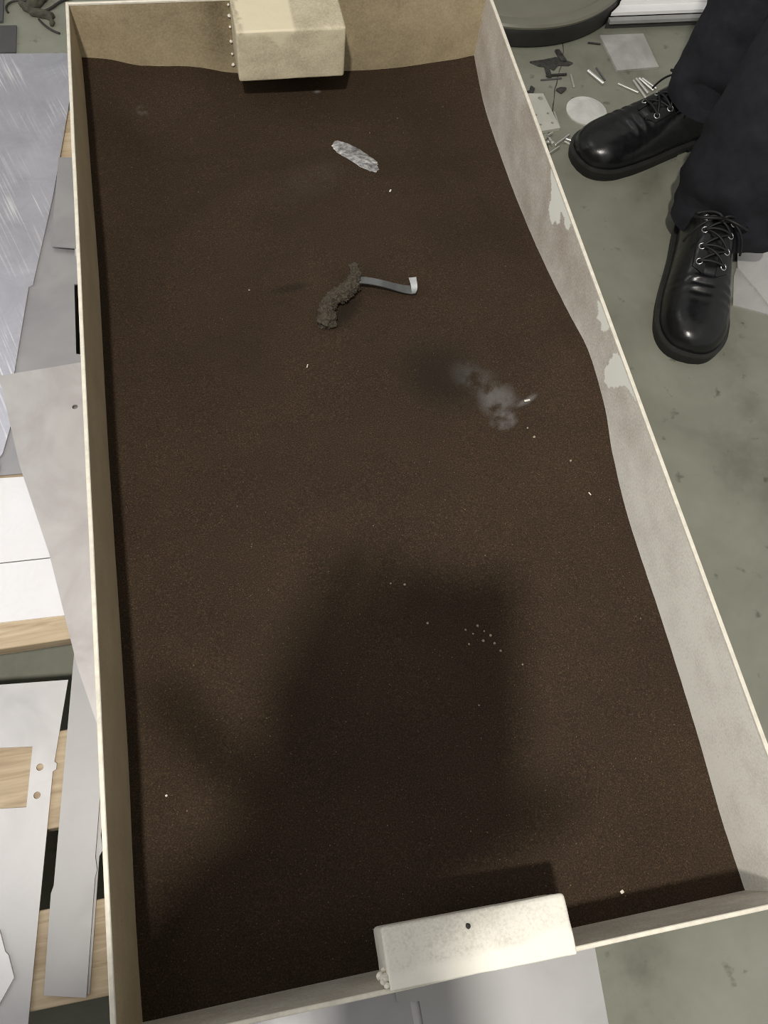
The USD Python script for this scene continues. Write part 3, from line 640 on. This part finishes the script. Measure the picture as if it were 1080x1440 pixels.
# ------------------------------------------------------------------ round machine base
base = thing('machine_base', 'large round grey-green machine base with dark skirt past the far right tray corner', 'machine base', (.715, 1.560, 0))
Rb = .232
def lathe(prof, n=120):
    return trimesh.creation.revolve(np.array(prof, float), sections=n)
obj('skirt', lathe([(0, 0.0), (Rb - .006, 0.0), (Rb, .004), (Rb + .001, .026), (Rb - .002, .0330), (0, .0330)]), rubber, base, smooth=35)
obj('cover', lathe([(0, .0331), (Rb - .002, .0331), (Rb - .001, .037), (Rb - .004, .0405), (Rb - .012, .0425), (Rb - .020, .0425), (Rb - .0225, .0405), (Rb - .025, .0425), (Rb - .032, .0470), (Rb - .075, .056), (.05, .066), (0, .066)]), drum_mat, base, smooth=25)

# ------------------------------------------------------------------ stack of white boards on a dark rail
round_ = Point(.715, 1.560).buffer(.2355, 64)
def slab(x0, x1, y0, y1, z0, z1):
    p = Polygon([(x0, y0), (x1, y0), (x1, y1), (x0, y1)]).difference(round_)
    m = trimesh.creation.extrude_polygon(p, z1 - z0, engine='earcut'); m.apply_translation((0, 0, z0))
    return m
obj('dark_rail', slab(.86, 1.42, 1.372, 1.72, 0.0, .0120), rail_mat, None, 'dark bar on the floor under the white boards', 'rail')
obj('grey_rail', slab(.862, 1.42, 1.366, 1.3770, .0122, .0180), rail_grey, None, 'thin grey strip along the front of the dark bar', 'rail')
for i, nm in enumerate(('lowest', 'second from the bottom', 'third from the bottom', 'topmost')):
    y0, z0 = 1.3785 + .0205 * i, .0190 + i * .0062
    obj('white_board', slab(.866 + .002 * (i % 2), 1.40, y0, y0 + .30, z0, z0 + .0060), white_board, None, f'bright white board, {nm} in the stepped stack behind the person', 'board')
obj('board_packing', slab(.875, 1.39, 1.382, 1.66, .01205, .01895), rail_mat, None, 'dark packing under the stacked white boards', 'packing')

# ------------------------------------------------------------------ people
def unit(v):
    v = np.asarray(v, float)
    return v / np.linalg.norm(v)

ST = np.array([(0, .010, .086), (.004, .020, .092), (.012, .028, .099), (.03, .034, .106), (.06, .0365, .110), (.09, .0375, .108), (.115, .0395, .103), (.14, .0425, .093), (.165, .046, .0825), (.19, .0490, .073), (.215, .0510, .0655), (.24, .0500, .0605), (.258, .0460, .0570), (.272, .0390, .0520), (.281, .0310, .0470), (.287, .0210, .0410), (.290, .008, .034)])
hw_f, zt_f = PchipInterpolator(ST[:, 0], ST[:, 1]), PchipInterpolator(ST[:, 0], ST[:, 2])
ZS = .021
def yc_f(x, side):                                   # the forefoot swings inward
    return side * .007 * np.clip((x - .08) / .2, 0, 1) ** 1.5 - side * .004 * np.clip((x - .22) / .07, 0, 1)
def top_z(x, y, side):
    """height of the upper at (x, y)"""
    k = np.clip(np.abs((y - yc_f(x, side)) / hw_f(x)), 0, .999)
    p = np.interp(x, [0, .12, .2, .29], [.55, .62, .72, .80])
    ct = k ** (1 / p)
    return ZS + (zt_f(x) - ZS) * np.sqrt(1 - ct ** 2) ** np.interp(x, [0, .12, .29], [.8, .85, .92])
def make_shoe(par, heel, direction, side, tag_label, rows=4):
    SC = .945
    d = np.r_[unit(direction), 0.0]
    lat = np.array([-d[1], d[0], 0.0])
    def tw(v):
        v = np.atleast_2d(v)
        return np.r_[heel, 0.0] + SC * (v[:, :1] * d + v[:, 1:2] * lat + v[:, 2:] * Z)
    def put(m):
        m = m.copy(); m.vertices = tw(m.vertices); return m
    xs = np.r_[np.linspace(0, .02, 9)[:-1], np.linspace(.02, .26, 84), np.linspace(.26, .29, 16)[1:]]
    th = np.linspace(0, PI, 61)
    rings = []
    for x in xs:
        p = np.interp(x, [0, .12, .2, .29], [.55, .62, .72, .80])
        e = np.interp(x, [0, .12, .29], [.8, .85, .92])
        c, s = np.cos(th), np.sin(th)
        y = hw_f(x) * np.sign(c) * np.abs(c) ** p
        z = ZS + (zt_f(x) - ZS) * s ** e
        # flex creases across the vamp
        cw = np.exp(-((x - .199) / .020) ** 2)
        z = z - .0030 * cw * s ** 2 * np.cos((x - .199 + .10 * np.abs(y) * .6) * 2 * PI / .0145) * (.55 + .45 * np.cos(y * 120 + side))
        z = z - .0016 * np.exp(-((x - .243) / .004) ** 2) * 0 * s
        y = y + yc_f(x, side)
        top = np.stack([np.full_like(y, x), y, z], 1)
        rings.append(np.vstack([top, [[x, y[-1] * .9 + yc_f(x, side) * .1, ZS - .004], [x, y[0] * .9 + yc_f(x, side) * .1, ZS - .004]]]))
    up = loft(rings)
    up.vertices += .0012 * (np.stack([fbm(up.vertices * 45, 3, 200 + k + side) for k in range(3)], 1) - .5)
    shoe = obj('shoe', put(up), leather, par, smooth=True, label=tag_label)
    # sole and welt
    xs2 = np.linspace(0, .29, 80)
    h2 = np.maximum(hw_f(xs2), 0)
    def outline(grow):
        pts = [(x, yc_f(x, side) + h) for x, h in zip(xs2, h2)] + [(x, yc_f(x, side) - h) for x, h in zip(xs2[::-1], h2[::-1])]
        return Polygon(pts).buffer(grow, 8)
    def slab(grow, z0, z1):
        m = trimesh.creation.extrude_polygon(outline(grow), z1 - z0, engine='earcut'); m.apply_translation((0, 0, z0)); return m
    tread = outline(.003).difference(Polygon([(.085, -.2), (.108, -.2), (.108, .2), (.085, .2)]))
    tr = cat_([trimesh.creation.extrude_polygon(g, .008, engine='earcut') for g in tread.geoms])
    obj('sole', put(cat_([slab(.0045, .0081, .0172), tr])), sole_mat, shoe)
    obj('welt', put(slab(.0055, .0173, .0215)), welt_mat, shoe)
    # facings, tongue, eyelets, laces
    ex = [.170, .148, .124, .104][:rows]
    def on(x, y, up_=0.0):
        return np.array([x, y + float(yc_f(x, side)), float(top_z(x, y + yc_f(x, side), side)) + up_])
    for s in (-1, 1):
        fx = np.linspace(.088, .186, 20)
        rr = []
        for x in fx:
            y0, y1 = s * (.0085 + .004 * (.186 - x) / .1), s * (.026 + .003 * (.186 - x) / .1)
            ys = np.linspace(y0, y1, 8)
            taper = min(1, (.188 - x) / .012)
            ys = np.linspace(y0, y0 + (y1 - y0) * max(taper, .15), 8)
            tp = np.array([on(x, y, .0016) for y in ys]); bt = np.array([on(x, y, -.002) for y in ys[::-1]])
            rr.append(np.vstack([tp, bt]))
        obj('facing', put(loft(rr)), leather, shoe, smooth=40)
    for x in ex:
        for s in (-1, 1):
            c = on(x, s * (.0175 + .003 * (.186 - x) / .1), .0020)
            nn = unit(np.array([-(float(zt_f(x + .005)) - float(zt_f(x - .005))) / .01, s * .42, 1.0]))
            a = unit(np.cross(nn, [0, 1, 0])); b = np.cross(nn, a)
            t = np.linspace(0, 2 * PI, 24, endpoint=False)
            obj('eyelet', put(tube_mesh(c + .0043 * (np.cos(t)[:, None] * a + np.sin(t)[:, None] * b), .0012, 8, True)), chrome, shoe, smooth=True, label='chrome ring eyelet')
    segs = []
    for i, x in enumerate(ex):
        a, b = on(x, .019, .0035), on(x, -.019, .0035)
        m = on(x, 0, .0065)
        segs.append(tube_mesh(smoothline([a, m, b], 12), .0020, 7))
        if i + 1 < len(ex):
            for s in (-1, 1):
                segs.append(tube_mesh(smoothline([on(x, s * .019, .0025), on((x + ex[i + 1]) / 2, 0, .008 + .001 * s), on(ex[i + 1], -s * .019, .0025)], 12), .0019, 7))
    obj('lace', put(cat_(segs)), lace_mat, shoe, smooth=True)
    k = on(.112, 0, .010)
    bows = []
    for s in (-1, 1):
        bows.append(tube_mesh(smoothline([k, k + (.010, s * .014, .008), k + (.008, s * .036, .000), k + (-.006, s * .038, -.008), k + (-.008, s * .018, .002), k], 26), .0024, 7))
        bows.append(tube_mesh(smoothline([k, k + (.012, s * .020, .004), k + (.020, s * .036, -.014), k + (.026, s * .043, -.034)], 20), .0017, 7))
    bows.append(tm(ball(k, .0055, 12)))
    obj('lace_bow', put(cat_(bows)), lace_mat, shoe, smooth=True)
    return shoe

def leg_mesh(path, radii, seed, hem_tilt=(0, 0), folds=1.0):
    n, k = 110, 72
    p = smoothline(path, n)
    s = np.linspace(0, 1, n)
    r = PchipInterpolator(np.linspace(0, 1, len(radii)), radii)(s)
    th = np.linspace(0, 2 * PI, k, endpoint=False)
    rings = []
    for i in range(n):
        c, sn = np.cos(th), np.sin(th)
        z = p[i, 2] + (hem_tilt[0] * c + hem_tilt[1] * sn) * max(0, 1 - s[i] * 6)
        low = math.exp(-s[i] * 7.0)
        q = np.stack([c * .9 + seed, sn * .9, np.full(k, p[i, 2] * 7.5)], 1)
        q2 = np.stack([c * 1.3 + seed, sn * 1.3, np.full(k, p[i, 2] * 26) + 1.4 * c + 1.1 * sn], 1)
        rad = r[i] * (1 + folds * (.16 * (fbm(q, 3, 300 + seed) - .5) + (.07 + .30 * low) * (fbm(q2, 2, 310 + seed) - .5)))
        rings.append(np.stack([p[i, 0] + rad * c, p[i, 1] + rad * sn, z], 1))
    r0 = np.asarray(rings[0])
    inner = r0 + (r0.mean(0) - r0) * .07 + Z * .004
    deep = inner + Z * .05
    return loft([deep, inner] + rings)

def finger(base, d, n, lens, rad, curl):
    pts = [np.asarray(base, float)]
    ang = curl * .5
    for l in lens:
        pts.append(pts[-1] + l * (math.cos(ang) * d + math.sin(ang) * n))
        ang += curl
    return [[(pts[i], rad * (1 - .08 * i)), (pts[i + 1], rad * (1 - .08 * (i + 1)))] for i in range(len(lens))]
def hand_bones(wrist, d, n, side, curl):
    """d toward the fingers, n the way the palm faces, side +1 when the thumb lies along cross(d, n)"""
    d, n = unit(d), unit(n)
    w = side * np.cross(d, n)
    palm = [(wrist, .022), (wrist + d * .085 + w * .030, .013), (wrist + d * .090 + w * .005, .013), (wrist + d * .082 - w * .030, .012)]
    out = [palm, [(wrist - d * .03, .024), (wrist, .022)]]
    for off, ll in ((.030, 1.0), (.010, 1.1), (-.011, 1.02), (-.030, .82)):
        out += finger(wrist + d * .088 + w * off, d, n, [.042 * ll, .026 * ll, .021 * ll], .0088, curl)
    out += finger(wrist + d * .025 + w * .026, unit(d * .55 + w * .8 + n * .25), n, [.04, .032, .024], .0105, curl * .5)
    return out

def make_person(label, J, hands, f, u, trousers_mesh, shoes, hair_long=False, jacket=True):
    """J: joints in world space; f, u: the way the face looks and the crown points"""
    root = thing('person', label, 'person', (0, 0, 0))
    f, u = unit(f), unit(u)
    r = np.cross(f, u)
    c = J['head']
    head = [[(c - .022 * f + .022 * u, .079), (c + .026 * f + .024 * u, .068)], [(c + .026 * f + .015 * u, .066), (c + .040 * f - .030 * u, .052), (c + .048 * f - .082 * u, .026)],
            [(c - .01 * f - .03 * u, .062), (c + .03 * f - .07 * u, .040)], [(c + .094 * f + .012 * u, .007), (c + .106 * f - .026 * u, .011)],
            [(c + .092 * f - .028 * u + .010 * r, .008), (c + .092 * f - .028 * u - .010 * r, .008)],
            [(c + .088 * f + .030 * u + .030 * r, .008), (c + .088 * f + .030 * u - .030 * r, .008)]]
    for s in (-1, 1):
        head.append([(c - .010 * f + .012 * u + s * .078 * r, .010), (c - .016 * f - .022 * u + s * .074 * r, .008), (c - .004 * f - .005 * u + s * .074 * r, .006)])
    torso = [[(J['pelvis'], .105), (J['waist'], .10)], [(J['waist'], .10), (J['chest'], .105)], [(J['chest'], .095), (J['shoulder_l'], .052), (J['shoulder_r'], .052)], [(J['chest'], .07), (J['neck'], .052)], [(J['neck'], .050), (c - .012 * f - .03 * u, .050)]]
    arms = []
    for s in 'lr':
        arms += [[(J['shoulder_' + s], .050), (J['elbow_' + s], .037)], [(J['elbow_' + s], .037), (J['wrist_' + s], .024)]]
    legs = []
    for s in 'lr':
        legs += [[(J['hip_' + s], .078), (J['knee_' + s], .050)], [(J['knee_' + s], .050), (J['ankle_' + s], .034)], [(J['pelvis'], .09), (J['hip_' + s], .078)]]
    body = tm(hulls(head + torso + arms + legs + hands[0] + hands[1], 18).refine_to_length(.012))
    trimesh.smoothing.filter_taubin(body, iterations=6)
    obj('body', body, skin, root, smooth=True)
    if jacket:
        g = [[(p, q + .016) for p, q in b] for b in torso[:4]]
        a2 = []
        for s in 'lr':
            w = J['wrist_' + s] + (J['elbow_' + s] - J['wrist_' + s]) * .06
            a2 += [[(J['shoulder_' + s], .066), (J['elbow_' + s], .053)], [(J['elbow_' + s], .053), (w, .040)]]
        a2.append([(J['pelvis'] - .05 * Z, .125), (J['pelvis'], .125)])
        jm = tm(hulls(g + a2, 18).refine_to_length(.02))
        trimesh.smoothing.filter_taubin(jm, iterations=6)
        jm.vertices += jm.vertex_normals * (.012 * (fbm(jm.vertices * 9, 3, 77) - .5))[:, None]
        obj('jacket', jm, jacket_mat, root, smooth=True, label='dark work jacket')
    obj('trousers', trousers_mesh, cloth, root, smooth=50, label='loose navy-black trousers')
    cap = hulls([[(c - .028 * f + .030 * u, .086), (c + .018 * f + .036 * u, .074)], [(c - .045 * f - .02 * u, .070), (c - .028 * f + .03 * u, .086)]], 24).refine_to_length(.012)
    cap = tm(cap - hulls([[(c + .105 * f - .05 * u, .092), (c + .115 * f + .012 * u, .070)], [(c + .06 * f - .09 * u + .09 * r, .075), (c + .06 * f - .09 * u - .09 * r, .075)]], 24))
    obj('hair', cap, hair_mat, root, smooth=30, label='short black hair')
    for s in (-1, 1):
        e = c + .083 * f + .006 * u + s * .031 * r
        obj('eye', tm(hulls([[(e - .008 * r, .0075), (e + .008 * r, .0075)]], 14)), eye_mat, root, smooth=True)
    mo = c + .083 * f - .056 * u
    obj('mouth', tm(hulls([[(mo - .020 * r, .006), (mo + .004 * f, .008), (mo + .020 * r, .006)]], 14)), lip_mat, root, smooth=True)
    for s in shoes:
        make_shoe(root, *s)
    return root

A = np.array
# the person standing beside the tray
J = {'pelvis': A([.955, 1.03, .93]), 'waist': A([.945, 1.02, 1.06]), 'chest': A([.935, 1.01, 1.27]), 'neck': A([.925, 1.00, 1.45]), 'head': A([.885, .975, 1.585]),
     'shoulder_l': A([1.005, .85, 1.38]), 'shoulder_r': A([.855, 1.17, 1.38]), 'elbow_l': A([1.06, .80, 1.11]), 'elbow_r': A([.885, 1.25, 1.11]), 'wrist_l': A([1.02, .755, .88]), 'wrist_r': A([.84, 1.24, .88]),
     'hip_l': A([.975, .945, .90]), 'hip_r': A([.935, 1.115, .90]), 'knee_l': A([.925, .910, .50]), 'knee_r': A([.925, 1.085, .50]), 'ankle_l': A([.868, .885, .09]), 'ankle_r': A([.915, 1.078, .09])}
tr = cat_([leg_mesh([(.880, .880, .060), (.886, .888, .20), (.925, .910, .50), (.975, .945, .90)], [.083, .080, .083, .098, .112], 1, (.010, .006)),
           leg_mesh([(.924, 1.074, .105), (.921, 1.075, .22), (.925, 1.090, .50), (.935, 1.115, .90)], [.078, .078, .083, .098, .112], 4, (.01, .0)),
           tm(hulls([[(A([.975, .945, .90]), .112), (A([.935, 1.115, .90]), .112), (A([.955, 1.03, .99]), .12)]]))])
hl = hand_bones(J['wrist_l'], (-.10, -.06, -1), (.45, .9, .1), 1, .32)
hr = hand_bones(J['wrist_r'], (-.10, 0, -1), (.3, -.95, .1), -1, .32)
make_person('person in navy-black trousers and shiny black shoes standing right of the tray', J, (hl, hr), (-.80, -.40, -.45), (-.40, -.20, .89), tr,
            [(A([.8690, .9115]), (-.42, -.907), 1, 'near shoe: glossy black leather lace-up pointing at the camera'), (A([.9730, 1.1180]), (-.962, -.272), -1, 'far shoe: glossy black leather lace-up pointing at the tray')])

# the photographer at the near left corner, whose hands and phone shade the powder
J = {'pelvis': A([-.21, -.56, .93]), 'waist': A([-.21, -.53, 1.05]), 'chest': A([-.195, -.44, 1.25]), 'neck': A([-.19, -.385, 1.40]), 'head': A([-.190, -.325, 1.515]),
     'shoulder_l': A([-.335, -.33, 1.33]), 'shoulder_r': A([-.035, -.475, 1.33]), 'elbow_l': A([-.235, -.30, 1.07]), 'elbow_r': A([.020, -.43, 1.07]), 'wrist_l': A([.008, -.098, .985]), 'wrist_r': A([.046, -.138, .985]),
     'hip_l': A([-.285, -.525, .90]), 'hip_r': A([-.135, -.595, .90]), 'knee_l': A([-.28, -.485, .50]), 'knee_r': A([-.115, -.555, .50]), 'ankle_l': A([-.29, -.505, .09]), 'ankle_r': A([-.115, -.58, .09])}
tr = cat_([leg_mesh([(-.29, -.505, .075), (-.288, -.503, .2), (-.28, -.485, .50), (-.285, -.525, .90)], [.078, .078, .083, .098, .112], 7),
           leg_mesh([(-.115, -.58, .075), (-.115, -.577, .2), (-.115, -.555, .50), (-.135, -.595, .90)], [.078, .078, .083, .098, .112], 9),
           tm(hulls([[(J['hip_l'], .112), (J['hip_r'], .112), (J['pelvis'] + .06 * Z, .12)]]))])
hl = hand_bones(J['wrist_l'], (.44, .90, .06), (.12, .0, -1), 1, .16)
hr = hand_bones(J['wrist_r'], (.20, .97, .05), (.05, .0, -1), -1, .16)
make_person('person at the near left corner photographing the tray, known by the shadow on the powder', J, (hl, hr), (.40, .42, -.82), (.42, .50, .76), tr,
            [(A([-.305, -.56]), (.25, 1), 1, 'left black lace-up shoe'), (A([-.135, -.64]), (.5, 1), -1, 'right black lace-up shoe')])
# the phone, its lens where the picture was taken from
ph = thing('phone', 'black phone held above the near end of the tray', 'phone', (0, 0, 0))
Rm = np.eye(4); Rm[:3, 0], Rm[:3, 1], Rm[:3, 2] = RIGHT, DOWN, FWD; Rm[:3, 3] = CAM
pm = tm(rounded_box(-.030, .044, -.012, .142, -.0115, -.0035, .0035, seg=16)); pm.apply_transform(Rm)
obj('case', pm, phone_mat, ph, smooth=35)
sm = box(-.027, .041, -.008, .138, -.0119, -.01155); sm.apply_transform(Rm)
obj('screen', sm, plain('screen_glass', (.02, .02, .022), .08), ph)
